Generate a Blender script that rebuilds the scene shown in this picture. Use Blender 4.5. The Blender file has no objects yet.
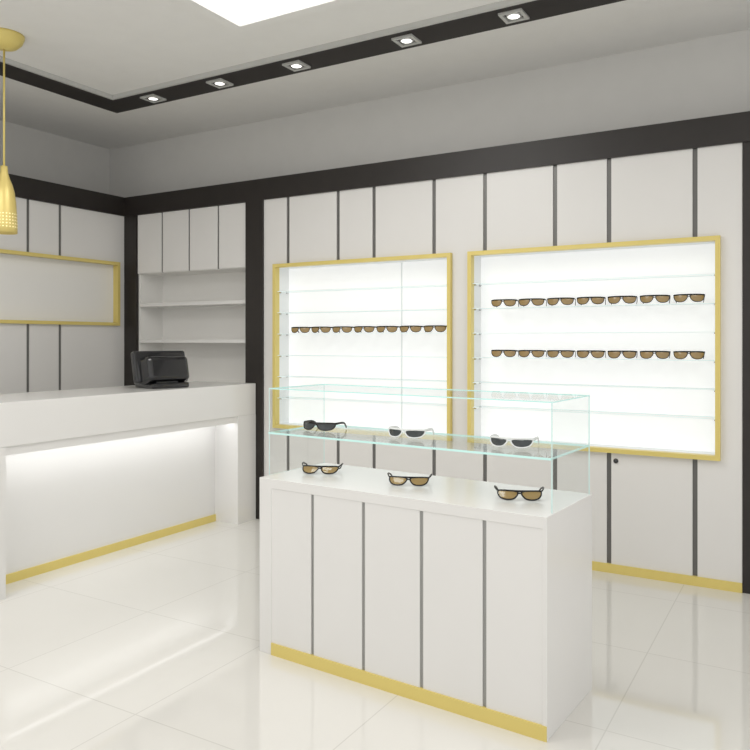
import bpy, bmesh, math
from mathutils import Vector, Matrix
scene = bpy.context.scene
COL = scene.collection
try:
    scene.view_settings.view_transform = 'Standard'
    scene.view_settings.look = 'None'
except Exception as e:
    print(e)

# ------------------------------------------------------------ materials
def mat(name, color, rough=0.5, metal=0.0, emis=None, estr=0.0, spec=0.5, coat=0.0, noise=0.0, nscale=8.0):
    m = bpy.data.materials.new(name); m.use_nodes = True
    nt = m.node_tree; b = nt.nodes['Principled BSDF']
    b.inputs['Base Color'].default_value = (*color, 1)
    b.inputs['Roughness'].default_value = rough
    b.inputs['Metallic'].default_value = metal
    b.inputs['Specular IOR Level'].default_value = spec
    b.inputs['Coat Weight'].default_value = coat
    b.inputs['Coat Roughness'].default_value = 0.05
    if emis:
        b.inputs['Emission Color'].default_value = (*emis, 1)
        b.inputs['Emission Strength'].default_value = estr
    if noise > 0:
        g = nt.nodes.new('ShaderNodeNewGeometry')
        n = nt.nodes.new('ShaderNodeTexNoise'); n.inputs['Scale'].default_value = nscale
        n.inputs['Detail'].default_value = 3
        nt.links.new(g.outputs['Position'], n.inputs['Vector'])
        r = nt.nodes.new('ShaderNodeValToRGB')
        r.color_ramp.elements[0].position = 0.3; r.color_ramp.elements[1].position = 0.7
        r.color_ramp.elements[0].color = (*[c*(1-noise) for c in color], 1)
        r.color_ramp.elements[1].color = (*[min(1, c*(1+noise)) for c in color], 1)
        nt.links.new(n.outputs['Fac'], r.inputs['Fac'])
        nt.links.new(r.outputs['Color'], b.inputs['Base Color'])
    return m

M_PANEL = mat('white_lacquer_panel', (0.765, 0.752, 0.732), 0.3, noise=0.008, nscale=2)
M_CASE = mat('white_lacquer_counter', (0.775, 0.766, 0.75), 0.22, noise=0.008, nscale=2)
M_WALL = mat('grey_plaster', (0.66, 0.652, 0.63), 0.9, noise=0.012)
M_CEIL = mat('ceiling_paint', (0.82, 0.812, 0.79), 0.9, noise=0.01)
M_BLACK = mat('black_laminate', (0.018, 0.014, 0.012), 0.45, noise=0.1)
M_GROOVE = mat('dark_grey_metal_strip', (0.15, 0.147, 0.14), 0.35, 0.3)
M_GROOVE2 = mat('grey_metal_strip', (0.32, 0.32, 0.31), 0.3, 0.4)
M_GOLD = mat('satin_gold', (0.74, 0.60, 0.19), 0.35, 0.08, noise=0.01, nscale=4)
M_SHELFIN = mat('cabinet_interior', (0.84, 0.83, 0.80), 0.6)
M_LIT = mat('backlit_acrylic', (0.81, 0.826, 0.833), 0.5, emis=(0.99, 0.997, 1.0), estr=0.375)
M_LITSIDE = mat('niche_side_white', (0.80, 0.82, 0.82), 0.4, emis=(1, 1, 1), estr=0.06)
M_JOINT = mat('panel_joint', (0.60, 0.65, 0.65), 0.4, emis=(1, 1, 1), estr=0.2)
M_LED = mat('led_strip', (1, 1, 1), 0.5, emis=(0.98, 0.99, 1.0), estr=2.2)
M_DIFF = mat('lamp_diffuser', (1, 1, 1), 0.5, emis=(1, 0.99, 0.96), estr=1.6)
M_SPOT = mat('spot_lamp', (1, 1, 1), 0.5, emis=(1, 0.98, 0.94), estr=2.0)
M_CHROME = mat('satin_metal', (0.6, 0.6, 0.6), 0.25, 0.9)
M_GREY = mat('light_grey_trim', (0.55, 0.55, 0.53), 0.5)
M_BLKP = mat('black_plastic', (0.012, 0.012, 0.014), 0.18, coat=0.5)
M_DGREY = mat('dark_grey_plastic', (0.03, 0.032, 0.035), 0.25, coat=0.3)
M_FRAME = mat('black_acetate', (0.012, 0.010, 0.009), 0.25)
M_WFRAME = mat('white_acetate', (0.82, 0.83, 0.83), 0.25)
M_BLENS = mat('amber_lens', (0.34, 0.23, 0.09), 0.12, coat=0.4)
M_GLENS = mat('smoke_lens', (0.04, 0.047, 0.05), 0.08, coat=0.4)

def glass_mat(name, tint, k0, k1):
    m = bpy.data.materials.new(name); m.use_nodes = True
    nt = m.node_tree; nt.nodes.clear()
    o = nt.nodes.new('ShaderNodeOutputMaterial'); mx = nt.nodes.new('ShaderNodeMixShader')
    t = nt.nodes.new('ShaderNodeBsdfTransparent'); t.inputs[0].default_value = (*tint, 1)
    g = nt.nodes.new('ShaderNodeBsdfGlossy'); g.inputs['Roughness'].default_value = 0.02
    lw = nt.nodes.new('ShaderNodeLayerWeight'); lw.inputs['Blend'].default_value = 0.5
    p = nt.nodes.new('ShaderNodeMath'); p.operation = 'POWER'; p.inputs[1].default_value = 5
    q = nt.nodes.new('ShaderNodeMath'); q.operation = 'MULTIPLY_ADD'; q.inputs[1].default_value = k1; q.inputs[2].default_value = k0
    nt.links.new(lw.outputs['Facing'], p.inputs[0]); nt.links.new(p.outputs[0], q.inputs[0])
    nt.links.new(q.outputs[0], mx.inputs[0]); nt.links.new(t.outputs[0], mx.inputs[1])
    nt.links.new(g.outputs[0], mx.inputs[2]); nt.links.new(mx.outputs[0], o.inputs[0])
    return m
M_GLASS = glass_mat('clear_glass', (0.978, 0.99, 0.988), 0.03, 0.15)
M_SHGLASS = glass_mat('clear_shelf_glass', (0.965, 0.985, 0.98), 0.06, 0.5)
M_SGLASS = glass_mat('niche_shelf_glass', (0.965, 0.983, 0.981), 0.02, 0.2)
M_GEDGE = mat('glass_edge', (0.50, 0.76, 0.73), 0.12, emis=(0.7, 0.97, 0.93), estr=0.18)  # edge materials here and below: faint emission paints in the bright glass rims
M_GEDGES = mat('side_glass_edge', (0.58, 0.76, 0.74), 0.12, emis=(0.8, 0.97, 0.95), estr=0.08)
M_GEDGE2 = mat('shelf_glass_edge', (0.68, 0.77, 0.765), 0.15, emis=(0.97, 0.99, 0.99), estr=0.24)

def floor_mat():
    m = bpy.data.materials.new('polished_floor_tiles'); m.use_nodes = True
    nt = m.node_tree; b = nt.nodes['Principled BSDF']
    g = nt.nodes.new('ShaderNodeNewGeometry'); mp = nt.nodes.new('ShaderNodeMapping')
    mp.inputs['Location'].default_value = (2.27+8.0, -2.035+8.0, 0)
    nt.links.new(g.outputs['Position'], mp.inputs['Vector'])
    br = nt.nodes.new('ShaderNodeTexBrick'); br.offset = 0; br.squash = 1
    br.inputs['Scale'].default_value = 1; br.inputs['Brick Width'].default_value = 0.8
    br.inputs['Row Height'].default_value = 0.8; br.inputs['Mortar Size'].default_value = 0.003
    br.inputs['Mortar Smooth'].default_value = 0.3
    br.inputs['Color1'].default_value = (0.765, 0.75, 0.71, 1)
    br.inputs['Color2'].default_value = (0.755, 0.74, 0.70, 1)
    br.inputs['Mortar'].default_value = (0.64, 0.625, 0.585, 1)
    nt.links.new(mp.outputs[0], br.inputs['Vector'])
    n = nt.nodes.new('ShaderNodeTexNoise'); n.inputs['Scale'].default_value = 1.5; n.inputs['Detail'].default_value = 5
    nt.links.new(g.outputs['Position'], n.inputs['Vector'])
    mx = nt.nodes.new('ShaderNodeMix'); mx.data_type = 'RGBA'; mx.blend_type = 'MULTIPLY'
    mx.inputs[0].default_value = 0.05
    nt.links.new(br.outputs['Color'], mx.inputs[6]); nt.links.new(n.outputs['Fac'], mx.inputs[7])
    nt.links.new(mx.outputs[2], b.inputs['Base Color'])
    b.inputs['Roughness'].default_value = 0.055
    b.inputs['Specular IOR Level'].default_value = 0.75
    return m
M_FLOOR = floor_mat()

def shade_mat():
    m = mat('gold_perforated', (0.74, 0.59, 0.20), 0.35, 0.2)
    nt = m.node_tree; b = nt.nodes['Principled BSDF']
    tc = nt.nodes.new('ShaderNodeTexCoord'); sp = nt.nodes.new('ShaderNodeSeparateXYZ')
    nt.links.new(tc.outputs['Object'], sp.inputs[0])
    def mth(op, a, b_=None):
        x = nt.nodes.new('ShaderNodeMath'); x.operation = op
        for i, v in enumerate((a, b_)):
            if v is None: continue
            if isinstance(v, (int, float)): x.inputs[i].default_value = v
            else: nt.links.new(v, x.inputs[i])
        return x.outputs[0]
    u = mth('MULTIPLY', mth('ARCTAN2', sp.outputs[1], sp.outputs[0]), 24/(2*math.pi))
    v = mth('MULTIPLY', sp.outputs[2], 1/0.02)
    fu = mth('SUBTRACT', mth('FRACT', mth('ADD', u, 50.0)), 0.5)
    fv = mth('SUBTRACT', mth('FRACT', mth('ADD', v, 50.0)), 0.5)
    d = mth('ADD', mth('MULTIPLY', fu, fu), mth('MULTIPLY', fv, fv))
    hole = mth('LESS_THAN', d, 0.035)
    low = mth('MULTIPLY', mth('LESS_THAN', sp.outputs[2], -0.08), mth('GREATER_THAN', sp.outputs[2], -0.185))
    k = mth('MULTIPLY', hole, low)
    b.inputs['Emission Color'].default_value = (1, 0.95, 0.75, 1)
    nt.links.new(mth('MULTIPLY', k, 0.7), b.inputs['Emission Strength'])
    return m
M_SHADE = shade_mat()

# ------------------------------------------------------------ helpers
def finish(o, parent=None, bevel=0, smooth=False, seg=2):
    COL.objects.link(o)
    if parent is not None:
        o.parent = parent
        o.location = Vector(o.location) - Vector(parent.location)
    if bevel:
        md = o.modifiers.new('bevel', 'BEVEL'); md.width = bevel; md.segments = seg; md.limit_method = 'ANGLE'
    if smooth:
        for p in o.data.polygons: p.use_smooth = True
    return o

def tag(o, label, category=None, group=None):
    o['label'] = label
    if category: o['category'] = category
    if group: o['group'] = group
    return o

def root(name, loc, label, category, group=None):
    e = bpy.data.objects.new(name, None); e.location = loc; e.empty_display_size = 0.05
    COL.objects.link(e); tag(e, label, category, group); return e

def boxes(name, bl, m, parent=None, bevel=0, edge=None, seg=2):
    lo = [min(b[i] for b in bl) for i in (0, 2, 4)]; hi = [max(b[i] for b in bl) for i in (1, 3, 5)]
    c = [(lo[i]+hi[i])/2 for i in range(3)]
    vs, fs, mi = [], [], []
    for b in bl:
        n = len(vs)
        for z in (b[4], b[5]):
            for (x, y) in ((b[0], b[2]), (b[1], b[2]), (b[1], b[3]), (b[0], b[3])):
                vs.append((x-c[0], y-c[1], z-c[2]))
        ff = [(0,3,2,1), (4,5,6,7), (0,1,5,4), (1,2,6,5), (2,3,7,6), (3,0,4,7)]
        ax = [2, 2, 1, 0, 1, 0]
        dims = [b[1]-b[0], b[3]-b[2], b[5]-b[4]]; thin = dims.index(min(dims))
        for f, a in zip(ff, ax):
            fs.append(tuple(i+n for i in f)); mi.append(0 if (a == thin or edge is None) else 1)
    me = bpy.data.meshes.new(name); me.from_pydata(vs, [], fs)
    me.materials.append(m)
    if edge: me.materials.append(edge)
    for p, i in zip(me.polygons, mi): p.material_index = i
    o = bpy.data.objects.new(name, me); o.location = c
    return finish(o, parent, bevel, seg=seg)

def box(name, x0, x1, y0, y1, z0, z1, m, parent=None, bevel=0, edge=None):
    return boxes(name, [(x0, x1, y0, y1, z0, z1)], m, parent, bevel, edge)

def each(name, bl, m, parent=None, bevel=0):
    for b in bl: box(name, *b, m, parent, bevel)

def slab(name, u0, u1, v0, v1, holes, w0, w1, axis, m, parent=None, bevel=0):
    """flat slab with rectangular holes, one connected mesh per piece.
    axis 'Y': u=x v=z w=y ; axis 'X': u=y v=z w=x ; axis 'Z': u=x v=y w=z"""
    us = sorted({u0, u1, *[min(max(t, u0), u1) for h in holes for t in h[:2]]})
    vs_ = sorted({v0, v1, *[min(max(t, v0), v1) for h in holes for t in h[2:]]})
    cells = set()
    for i in range(len(us)-1):
        for j in range(len(vs_)-1):
            cu, cv = (us[i]+us[i+1])/2, (vs_[j]+vs_[j+1])/2
            if not any(h[0] < cu < h[1] and h[2] < cv < h[3] for h in holes): cells.add((i, j))
    out = []
    while cells:
        st = [cells.pop()]; comp = list(st)
        while st:
            i, j = st.pop()
            for n in ((i+1, j), (i-1, j), (i, j+1), (i, j-1)):
                if n in cells: cells.remove(n); st.append(n); comp.append(n)
        ul = min(us[i] for i, j in comp); uh = max(us[i+1] for i, j in comp)
        vl = min(vs_[j] for i, j in comp); vh = max(vs_[j+1] for i, j in comp)
        cu, cv, cw = (ul+uh)/2, (vl+vh)/2, (w0+w1)/2
        P = {'Y': lambda u, v, w: (u, w, v), 'X': lambda u, v, w: (w, u, v), 'Z': lambda u, v, w: (u, v, w)}[axis]
        bm = bmesh.new(); vd = {}
        def V(i, j):
            if (i, j) not in vd: vd[(i, j)] = bm.verts.new(P(us[i]-cu, vs_[j]-cv, w0-cw))
            return vd[(i, j)]
        for i, j in comp: bm.faces.new((V(i, j), V(i+1, j), V(i+1, j+1), V(i, j+1)))
        r = bmesh.ops.extrude_face_region(bm, geom=list(bm.faces))
        bmesh.ops.translate(bm, vec=P(0, 0, w1-w0), verts=[g for g in r['geom'] if isinstance(g, bmesh.types.BMVert)])
        bmesh.ops.recalc_face_normals(bm, faces=bm.faces)
        me = bpy.data.meshes.new(name); bm.to_mesh(me); bm.free(); me.materials.append(m)
        o = bpy.data.objects.new(name, me); o.location = P(cu, cv, cw)
        out.append(finish(o, parent, bevel))
    return out

def structure(o, label):
    o['kind'] = 'structure'; o['label'] = label; return o

def lathe(name, prof, m, loc, parent=None, seg=48, smooth=True):
    vs, fs = [], []
    for (r, z) in prof:
        for i in range(seg):
            a = 2*math.pi*i/seg; vs.append((r*math.cos(a), r*math.sin(a), z))
    for k in range(len(prof)-1):
        for i in range(seg):
            j = (i+1) % seg
            fs.append((k*seg+i, k*seg+j, (k+1)*seg+j, (k+1)*seg+i))
    me = bpy.data.meshes.new(name); me.from_pydata(vs, [], fs); me.materials.append(m)
    o = bpy.data.objects.new(name, me); o.location = loc
    bm = bmesh.new(); bm.from_mesh(me); bmesh.ops.remove_doubles(bm, verts=bm.verts, dist=1e-6)
    bmesh.ops.recalc_face_normals(bm, faces=bm.faces); bm.to_mesh(me); bm.free()
    return finish(o, parent, 0, smooth)

# ------------------------------------------------------------ dimensions
H = 1.45
D = 4.78          # face of back panelling
WB = 5.10         # plaster wall behind
XL = -5.467       # face of left panelling
WL = -6.05
ZC = 3.345
ZP = 2.583; ZH = 2.753

# ------------------------------------------------------------ room shell
structure(box('floor', WL-0.1, 2.6, -2.0, WB+0.1, -0.1, 0, M_FLOOR), 'glossy cream floor tiles with thin joints')
structure(box('ceiling', WL-0.1, 2.6, -2.0, WB+0.1, ZC, ZC+0.1, M_CEIL), 'matte light grey painted ceiling')
structure(box('wall_back', WL-0.1, 2.6, WB, WB+0.1, 0, ZC, M_WALL), 'grey plaster wall above the panelling')
structure(box('wall_left', WL-0.1, WL, -2.0, WB, 0, ZC, M_WALL), 'grey plaster side wall above the panelling')
structure(slab('trim_1', -4.98, 2.6, -2.0, 4.27, [(-4.71, 3.0, -3.0, 4.0)], ZC-0.02, ZC, 'Z', M_BLACK)[0],
          'black recessed ceiling band holding spotlights')
structure(slab('trim_2', -4.71, 2.6, -2.0, 4.0, [(-4.685, 3.0, -3.0, 3.975)], ZC-0.03, ZC, 'Z', M_GREY)[0],
          'thin light edge along the black ceiling band')

# ------------------------------------------------------------ back panelling
wp = root('wall_paneling', (-2.0, D+0.1, 0), 'white vertical wall panels with dark strips and black header', 'wall paneling')
F1 = (-3.732, -2.179, 0.75, 2.055)
F2 = (-2.052, -0.473, 0.75, 2.055)
T = 0.027
holes = [(f[0]+0.01, f[1]-0.01, f[2]+0.01, f[3]-0.01) for f in (F1, F2)]
gx = [-3.846, -3.604, -3.130, -2.813, -2.321, -1.937, -1.4526, -1.110, -0.612, -0.346]
gw = 0.028
for i in range(len(gx)-1):
    a = gx[i] + (gw/2 if i else 0); b = gx[i+1]-gw/2
    slab('panel', a, b, 0.055, ZP, holes, D, D+0.03, 'Y', M_PANEL, wp)
for i in range(1, len(gx)-1):
    slab('divider_strip', gx[i]-gw/2, gx[i]+gw/2, 0.055, ZP, holes, D+0.008, D+0.03, 'Y', M_GROOVE, wp)
box('panel', -0.16, 0.40, D, D+0.03, 0.055, ZP, M_PANEL, wp)
box('black_post', -0.359, -0.16, D-0.005, D+0.03, 0, ZP, M_BLACK, wp)
box('black_post', -4.023, -3.846, D-0.02, WB, 0, ZP, M_BLACK, wp)
box('black_post', XL, -5.31, D-0.01, WB, 0, ZP, M_BLACK, wp)
box('black_header', WL, 2.0, D-0.02, WB, ZP, ZH, M_BLACK, wp)
box('gold_base_strip', -3.846, -0.36, D-0.012, D+0.02, 0, 0.055, M_GOLD, wp)
box('gold_base_strip', -0.16, 0.4, D-0.012, D+0.02, 0, 0.055, M_GOLD, wp)
lathe('lock_knob', [(0, -0.012), (0.014, -0.012), (0.016, -0.004), (0.012, 0.006), (0, 0.006)], M_BLKP, (-1.068, D-0.005, 0.698), wp, 20).rotation_euler = (math.pi/2, 0, 0)

# ------------------------------------------------------------ left panelling
lp = root('wall_paneling', (XL-0.1, 3.0, 0), 'white side wall panels with dark strips and black header', 'wall paneling')
F3 = (1.9, 4.70, 1.58, 2.155)
gy = [1.5, 1.95, 2.26, 2.72, 3.02, 3.49, 3.796, 4.093, D-0.01]
hole3 = (F3[0]+0.01, F3[1]-0.01, F3[2]+0.01, F3[3]-0.01)
for i in range(len(gy)-1):
    slab('panel', gy[i]+0.013, gy[i+1]-(0.013 if i < len(gy)-2 else 0), 0.055, ZP, [hole3], XL-0.03, XL, 'X', M_PANEL, lp)
    if i: slab('divider_strip', gy[i]-0.013, gy[i]+0.013, 0.055, ZP, [hole3], XL-0.03, XL-0.008, 'X', M_GROOVE, lp)
box('black_header', WL, XL+0.02, 1.0, D-0.02, ZP, ZH, M_BLACK, lp)
box('gold_base_strip', XL-0.03, XL+0.01, 1.5, D-0.02, 0, 0.055, M_GOLD, lp)

lf = root('wall_display_frame', (XL, 3.3, 1.58), 'long gold-framed beige recess on the side wall', 'wall display')
fw = 0.028
slab('gold_frame', F3[0], F3[1], F3[2], F3[3], [(F3[0]+fw, F3[1]-fw, F3[2]+fw, F3[3]-fw)], XL-0.03, XL+0.03, 'X', M_GOLD, lf)
box('back_panel', XL-0.06, XL-0.045, F3[0]+0.01, F3[1]-0.01, F3[2]+0.01, F3[3]-0.01, M_SHELFIN, lf)
slab('recess_lining', F3[0]+0.012, F3[1]-0.012, F3[2]+0.012, F3[3]-0.012, [(F3[0]+0.025, F3[1]-0.025, F3[2]+0.025, F3[3]-0.025)], XL-0.045, XL-0.03, 'X', M_PANEL, lf)

# ------------------------------------------------------------ wall cabinet
X0, X1 = -5.31, -4.023
wc = root('wall_cabinet', ((X0+X1)/2, D+0.15, 0), 'white built-in cabinet with upper doors and open shelves', 'cabinet')
each('side_panel', [(X0, X0+0.02, D+0.02, WB-0.01, 0, ZP), (X1-0.02, X1, D+0.02, WB-0.01, 0, ZP)], M_SHELFIN, wc)
box('back_panel', X0+0.02, X1-0.02, WB-0.03, WB-0.01, 0, ZP, M_SHELFIN, wc)
each('cabinet_floor', [(X0+0.02, X1-0.02, D+0.02, WB-0.03, 2.045, 2.065),
               (X0+0.02, X1-0.02, D+0.02, WB-0.03, 1.03, 1.05), (X0+0.02, X1-0.02, D+0.02, WB-0.03, 0, 0.06)], M_SHELFIN, wc)
dx = [X0, -4.994, -4.669, -4.337, X1]
for i in range(4):
    box('door', dx[i]+0.009, dx[i+1]-0.009, D, D+0.02, 2.05, ZP-0.002, M_PANEL, wc, 0.002)
    box('door', dx[i]+0.009, dx[i+1]-0.009, D, D+0.02, 0.06, 1.04, M_PANEL, wc, 0.002)
    if i:
        box('divider_strip', dx[i]-0.009, dx[i]+0.009, D+0.008, D+0.02, 2.05, ZP, M_GROOVE, wc)
for z in (1.765, 1.44):
    box('shelf', X0+0.02, X1-0.02, D+0.005, WB-0.03, z-0.014, z+0.014, M_CASE, wc)

# ------------------------------------------------------------ lit display niches
def niche(F, label, joint=None):
    x0, x1, z0, z1 = F
    r = root('wall_display_case', ((x0+x1)/2, D, z0), label, 'display case')
    y0, y1 = D-0.035, D+0.02
    slab('gold_frame', x0, x1, z0, z1, [(x0+T, x1-T, z0+T, z1-T)], y0, y1, 'Y', M_GOLD, r)
    yb = D+0.15
    box('lit_back_panel', x0+0.02, x1-0.02, yb, yb+0.02, z0+0.02, z1-0.02, M_LIT, r)
    if joint: box('panel_joint', joint-0.005, joint+0.005, yb-0.003, yb, z0+T, z1-T, M_JOINT, r)
    slab('niche_lining', x0+0.015, x1-0.015, z0+0.015, z1-0.015, [(x0+T-0.002, x1-T+0.002, z0+T-0.002, z1-T+0.002)], y1, yb, 'Y', M_LITSIDE, r)
    for z in (1.84, 1.67, 1.50, 1.33, 1.16, 0.99):
        box('glass_shelf', x0+T, x1-T, D-0.005, yb-0.004, z-0.005, z, M_SGLASS, r, 0, M_GEDGE2)
        each('shelf_bracket', [(x0+T-0.002, x0+T+0.012, D+0.02+k*0.09, D+0.035+k*0.09, z-0.016, z-0.005) for k in (0, 1)] +
              [(x1-T-0.012, x1-T+0.002, D+0.02+k*0.09, D+0.035+k*0.09, z-0.016, z-0.005) for k in (0, 1)], M_CHROME, r)
    return r
niche(F1, 'gold-framed backlit wall niche with one row of sunglasses', -2.66)
niche(F2, 'gold-framed backlit wall niche with two rows of sunglasses')

# ------------------------------------------------------------ reception counter
XF = -3.91
rc = root('reception_counter', (-4.2, 3.5, 0), 'long white reception counter with lit recessed front', 'counter')
Y0, Y1 = 2.05, D-0.025
box('countertop', -4.55, XF, Y0, Y1, 0.85, 1.10, M_CASE, rc, 0.003)
box('recessed_front_panel', -4.20, -4.15, 2.577, 4.536, 0, 0.85, M_CASE, rc)
box('end_post', -4.55, XF, Y0, 2.577, 0, 0.85, M_CASE, rc)
box('end_post', -4.55, XF, 4.536, Y1, 0, 0.85, M_CASE, rc)
box('gold_base_strip', -4.15, -4.138, 2.577, 4.536, 0, 0.055, M_GOLD, rc)
box('led_strip', -4.02, -3.95, 2.60, 4.51, 0.842, 0.85, M_LED, rc)
box('added_led_shield', -3.93, -3.92, 2.577, 4.536, 0.80, 0.85, M_CASE, rc)  # strip added to keep the LED out of the floor reflection

# ------------------------------------------------------------ glass-topped display counter (turned slightly)
AX, AY, CZ = -0.834, 2.647, 0.81
LEN, DEP = 1.405, 0.50
dc = root('display_counter', (AX, AY, 0), 'white paneled display counter with clear glass case on top', 'display counter')
def L(name, u0, u1, d0, d1, z0, z1, m, bev=0, edge=None):
    return box(name, AX-u1, AX-u0, AY+d0, AY+d1, z0, z1, m, dc, bev, edge)
slab('white_surround', AX-LEN, AX, 0, CZ, [(AX-LEN+0.075, AX-0.018, -1, 0.765)], AY, AY+DEP, 'Y', M_CASE, dc, 0.0015)
L('carcass', 0.018, LEN-0.075, 0.024, DEP, 0, 0.765, M_CASE)
ug = [0.018, 0.250, 0.528, 0.813, 1.0896, LEN-0.075]
for i in range(5):
    L('front_panel', ug[i]+(0.008 if i else 0), ug[i+1]-(0.008 if i < 4 else 0), 0.003, 0.024, 0.055, 0.765, M_CASE)
    if i: L('divider_strip', ug[i]-0.008, ug[i]+0.008, 0.008, 0.024, 0.055, 0.765, M_GROOVE2)
L('gold_base_strip', 0.0, LEN-0.075, -0.004, 0.0, 0, 0.055, M_GOLD)
L('kick_board', 0.018, LEN-0.075, 0.0, 0.024, 0, 0.055, M_GOLD)
ga, gb, g0, g1 = 0.006, LEN+0.004, 0.07, DEP-0.012
g = 0.005; ZT = 1.222; ZS = 1.015
gs = 0.005
L('glass_side', ga, ga+gs, g0, g1, CZ, ZT-g, M_GLASS, 0, M_GEDGES)
L('glass_side', gb-gs, gb, g0, g1, CZ, ZT-g, M_GLASS, 0, M_GEDGES)
L('glass_top', ga, gb, g0, g1, ZT-g, ZT, M_GLASS, 0, M_GEDGE)
L('glass_shelf', ga+gs, gb-gs, g0-0.01, g1-0.001, ZS-0.009, ZS, M_SHGLASS, 0, M_GEDGE)
dc.rotation_euler = (0, 0, math.radians(-4))

# ------------------------------------------------------------ sunglasses
def sweep(pts, ref, r1, r2, closed, seg=8):
    n = len(pts); vs, fs = [], []
    for i in range(n):
        a = pts[(i-1) % n] if (closed or i > 0) else pts[i]
        b = pts[(i+1) % n] if (closed or i < n-1) else pts[i]
        t = (Vector(b)-Vector(a)).normalized()
        n2 = t.cross(ref).normalized(); n1 = n2.cross(t).normalized()
        for k in range(seg):
            an = 2*math.pi*k/seg
            vs.append(Vector(pts[i])+n1*r1*math.cos(an)+n2*r2*math.sin(an))
    m = n if closed else n-1
    for i in range(m):
        j = (i+1) % n
        for k in range(seg):
            l = (k+1) % seg
            fs.append((i*seg+k, i*seg+l, j*seg+l, j*seg+k))
    if not closed:
        fs.append(tuple(range(seg))); fs.append(tuple((n-1)*seg+k for k in reversed(range(seg))))
    return vs, fs

def mesh_from(name, parts, m):
    vs, fs = [], []
    for v, f in parts:
        n = len(vs); vs += [tuple(p) for p in v]; fs += [tuple(i+n for i in q) for q in f]
    me = bpy.data.meshes.new(name); me.from_pydata(vs, [], fs); me.materials.append(m)
    bm = bmesh.new(); bm.from_mesh(me); bmesh.ops.recalc_face_normals(bm, faces=bm.faces); bm.to_mesh(me); bm.free()
    for p in me.polygons: p.use_smooth = True
    return me

def glasses_meshes(tagn, fm, lm, rim, brow_r, wrap=4.5, lean=0.15, zk=0.85, arm=0.0042, depth=0.095, flare=0.0, raise_=0.0):
    W = 0.082
    def P(x, z): return (x, wrap*x*x+lean*z, z)
    ctrl = [(0.007, 0.040), (0.020, 0.0445), (0.040, 0.0455), (0.062, 0.0455), (0.0785, 0.0430), (0.081, 0.034), (0.0780, 0.021),
            (0.069, 0.0095), (0.053, 0.0045), (0.036, 0.0050), (0.022, 0.010), (0.013, 0.020), (0.0075, 0.031)]
    ctrl = [(x, z*zk) for x, z in ctrl]
    def outline(s, k=1.0, sub=3):
        n = len(ctrl); out = []
        cx = sum(c[0] for c in ctrl)/n; cz = sum(c[1] for c in ctrl)/n
        for i in range(n):
            p0, p1, p2, p3 = (Vector(ctrl[(i+j-1) % n]) for j in range(4))
            for q in range(sub):
                t = q/sub
                p = 0.5*((2*p1)+(p2-p0)*t+(2*p0-5*p1+4*p2-p3)*t*t+(3*p1-p0-3*p2+p3)*t**3)
                out.append(P(s*(cx+(p[0]-cx)*k), cz+(p[1]-cz)*k))
        return out, cx, cz
    yref = Vector((0, 1, 0)); xref = Vector((1, 0, 0))
    parts = [sweep(outline(s)[0], yref, rim, rim, True) for s in (1, -1)]
    parts.append(sweep([P(-0.010+0.0025*i, (0.033+0.003*math.sin(math.pi*i/8))*zk) for i in range(9)], yref, rim, rim, False))
    brow = [P(-W+2*W*i/24, zk*(0.046-0.003*(abs(i-12)/12)**6)) for i in range(25)]
    parts.append(sweep(brow, yref, rim+0.0004, brow_r, False))
    fmesh = mesh_from(tagn+'_frame', parts, fm)
    lens = []
    for s in (1, -1):
        o, cx, cz = outline(s, 0.98); n = len(o)
        c = Vector(P(s*cx, cz)) + Vector((0, -0.003, 0))
        vs = [Vector(p) for p in o]+[c.lerp(Vector(p), 0.55)+Vector((0, -0.0012, 0)) for p in o]+[c]
        fs = [(i, (i+1) % n, n+(i+1) % n, n+i) for i in range(n)]+[(n+i, n+(i+1) % n, 2*n) for i in range(n)]
        lens.append(mesh_from(tagn+'_lens', [(vs, fs)], lm))
    tem = []
    for s in (1, -1):
        y0 = P(W, 0.043*zk)[1]; zt = 0.043*zk; d = depth; zr = raise_
        pts = [(s*(W-0.002), y0-0.002, zt), (s*(W+0.001+flare*0.3), y0+0.06*d, zt+zr*0.3), (s*(W+0.001+flare), y0+0.33*d, zt+zr), (s*(W+flare), y0+0.6*d, (zt+zr)*0.95),
               (s*(W-0.003+flare*0.6), y0+0.78*d, (zt+zr)*0.75), (s*(W-0.006), y0+0.93*d, zt*0.33), (s*(W-0.008-flare), y0+d, arm)]
        tem.append(mesh_from(tagn+'_temple', [sweep(pts, xref, 0.0024, arm, False)], fm))
    return fmesh, lens, tem

def place_glasses(proto, loc, rz, s, label, group):
    f, ls, ts = proto
    e = root('sunglasses', loc, label, 'sunglasses', group)
    e.rotation_euler = (0, 0, rz); e.scale = (s, s, s)
    for nm, me in [('frame', f)]+[('lens', l) for l in ls]+[('temple', t) for t in ts]:
        o = bpy.data.objects.new(nm, me); COL.objects.link(o); o.parent = e
    return e
PA = glasses_meshes('amber', M_FRAME, M_BLENS, 0.0024, 0.0046, wrap=3.0, lean=0.05, zk=1.0, arm=0.0055, depth=0.10)
PB = glasses_meshes('amber_wide', M_FRAME, M_BLENS, 0.0030, 0.0040, wrap=2.6, lean=1.2, zk=0.64, arm=0.0040, depth=0.085, flare=0.010, raise_=0.008)
PK = glasses_meshes('smoke_dark', M_FRAME, M_GLENS, 0.0026, 0.0042, wrap=5.0, lean=0.3, zk=0.72, arm=0.0050, depth=0.11)
PW = glasses_meshes('smoke', M_WFRAME, M_GLENS, 0.0028, 0.0042, wrap=5.0, lean=0.3, zk=0.76, arm=0.0058, depth=0.11)

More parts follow.
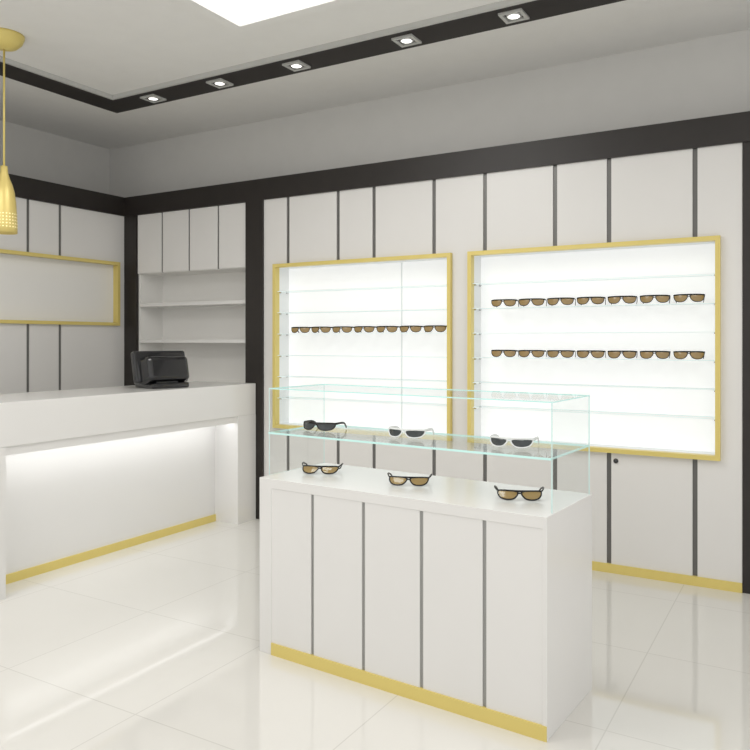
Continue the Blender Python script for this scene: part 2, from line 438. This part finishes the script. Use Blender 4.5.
for i in range(7):
    x = -3.50 + i*(1.175/6)
    place_glasses(PA, (x, D+0.006, 1.503), math.radians(5), 1.02, 'black-framed sunglasses with amber lenses on niche glass shelf', 'sunglasses in the single-row niche')
for z in (1.67, 1.33):
    for i in range(7):
        x = -1.812 + i*(1.165/6)
        place_glasses(PA, (x, D+0.006, z+0.003), math.radians(5), 1.03, 'black-framed sunglasses with amber lenses on niche glass shelf',
                      'sunglasses on the upper niche shelf' if z > 1.5 else 'sunglasses on the lower niche shelf')
for (x, y) in ((-2.03, 2.93), (-1.53, 2.89), (-1.007, 2.85)):
    place_glasses(PB, (x, y, CZ+0.003), math.radians(22), 1.06, 'black wraparound sunglasses with amber lenses on white counter top', 'sunglasses on the counter top')
for (x, y, P_, lb) in ((-2.05, 2.93, PK, 'black sunglasses with smoke lenses on case glass shelf'),
                       (-1.56, 2.90, PW, 'white sunglasses with smoke lenses on case glass shelf'),
                       (-1.055, 2.85, PW, 'white sunglasses with smoke lenses on case glass shelf')):
    place_glasses(P_, (x, y, ZS+0.003), math.radians(4), 1.08, lb, 'sunglasses on the glass case shelf')

# ------------------------------------------------------------ monitor
mo = root('computer_monitor', (-4.18, 3.98, 1.10), 'black point-of-sale monitor standing on the reception counter', 'monitor')
mo.rotation_euler = (0, 0, math.radians(-15))
def lbox(name, x0, x1, y0, y1, z0, z1, m, bev=0.006, ry=0, taper=None, seg=2):
    o = boxes(name, [(x0, x1, y0, y1, z0, z1)], m, None, bev, None, seg)
    o.parent = mo
    if taper:
        for v in o.data.vertices:
            if v.co.x > 0: v.co.y *= taper; v.co.z *= taper
    o.rotation_euler = (0, ry, 0)
    return o
tilt = math.radians(-14)
lbox('housing', -0.03, 0.03, -0.21, 0.21, 0.03, 0.27, M_BLKP, 0.018, tilt, None, 4)
lbox('back_cover', 0.005, 0.15, -0.185, 0.185, 0.03, 0.235, M_BLKP, 0.03, tilt, 0.86, 5)
lbox('screen', -0.034, -0.03, -0.18, 0.18, 0.05, 0.25, M_GLENS, 0, tilt)
lbox('neck', 0.0, 0.12, -0.09, 0.09, 0.015, 0.12, M_DGREY, 0.02, 0, None, 3)
lbox('base', -0.10, 0.17, -0.15, 0.15, 0.0, 0.04, M_BLKP, 0.014, 0, None, 3)

# ------------------------------------------------------------ pendant lamp
PX, PY = -4.346, 2.853
pl = root('pendant_lamp', (PX, PY, 2.115), 'gold bell-shaped pendant lamp hanging from the ceiling', 'lamp')
lathe('canopy', [(0, 0), (0.118, 0), (0.118, -0.012), (0.105, -0.045), (0.075, -0.075), (0.03, -0.09), (0.0, -0.09)], M_GOLD, (PX, PY, ZC), pl)
lathe('rod', [(0.0, 2.53), (0.006, 2.53), (0.006, ZC-0.085), (0.0, ZC-0.085)], M_GOLD, (PX, PY, 0), pl, 12)
lathe('lamp_shade', [(0.006, 0.215), (0.020, 0.21), (0.024, 0.165), (0.034, 0.13), (0.048, 0.095), (0.060, 0.05), (0.068, -0.01), (0.073, -0.08), (0.076, -0.15), (0.077, -0.205), (0.074, -0.205), (0.070, -0.08), (0.057, 0.045), (0.04, 0.09)],
      M_SHADE, (PX, PY, 2.32), pl)
lathe('bulb', [(0, 0.05), (0.02, 0.04), (0.032, 0.0), (0.02, -0.03), (0, -0.035)], M_SPOT, (PX, PY, 2.22), pl, 20)

# ------------------------------------------------------------ ceiling light panel
cl = root('ceiling_light', (-2.2, 2.7, ZC), 'large square white ceiling light panel', 'ceiling light')
lx0, lx1, ly0, ly1 = -2.99, -1.75, 2.2, 3.475
fw = 0.07
slab('frame', lx0, lx1, ly0, ly1, [(lx0+fw, lx1-fw, ly0+fw, ly1-fw)], ZC-0.05, ZC, 'Z', M_CEIL, cl)
box('diffuser', lx0+fw, lx1-fw, ly0+fw, ly1-fw, ZC-0.035, ZC-0.015, M_DIFF, cl)

# ------------------------------------------------------------ spots
for x in (-4.42, -3.74, -3.05, -2.20, -1.50):
    s = root('recessed_spotlight', (x, 4.14, ZC-0.02), 'square recessed spotlight in the black ceiling band', 'spotlight', 'spotlights in the ceiling band')
    y = 4.14; zz = ZC-0.02
    slab('frame', x-0.07, x+0.07, y-0.07, y+0.07, [(x-0.05, x+0.05, y-0.05, y+0.05)], zz-0.012, zz, 'Z', M_GREY, s)
    lathe('lamp', [(0, -0.008), (0.034, -0.008), (0.036, 0)], M_SPOT, (x, y, zz), s, 24)
    lathe('reflector_ring', [(0.036, 0), (0.036, -0.01), (0.046, -0.01), (0.046, 0)], M_CHROME, (x, y, zz), s, 24)

# ------------------------------------------------------------ lights
def area(name, loc, sx, sy, power, rot=(0, 0, 0), col=(1, 0.985, 0.96)):
    l = bpy.data.lights.new(name, 'AREA'); l.shape = 'RECTANGLE'; l.size = sx; l.size_y = sy; l.energy = power; l.color = col
    o = bpy.data.objects.new(name, l); o.location = loc; o.rotation_euler = rot; COL.objects.link(o)
area('room_light', (-2.37, 2.84, ZC-0.06), 1.1, 1.1, 19)
area('added_fill_light', (0.6, 1.6, ZC-0.03), 1.4, 1.4, 27)  # unseen area lamp, added to brighten the room from out of view
area('added_fill_light', (-3.2, 0.6, ZC-0.03), 1.4, 1.4, 45)  # unseen fill lamp, added to lift the darker left side
# LED profile under the countertop, aimed back at the recessed panel
area('counter_light', (-3.955, 3.555, 0.815), 0.03, 1.9, 1.4, (0, math.radians(46), 0), (0.97, 0.985, 1.0))

w = bpy.data.worlds.new('world'); scene.world = w; w.use_nodes = True
w.node_tree.nodes['Background'].inputs[0].default_value = (1, 0.99, 0.97, 1)
w.node_tree.nodes['Background'].inputs[1].default_value = 1.02

# ------------------------------------------------------------ camera
cam = bpy.data.cameras.new('camera'); co = bpy.data.objects.new('camera', cam); COL.objects.link(co)
co.location = (0, 0, H); co.rotation_euler = (math.pi/2, 0, math.radians(30.4))
cam.sensor_width = 36; cam.lens = 36; cam.shift_y = -35/750
scene.camera = co
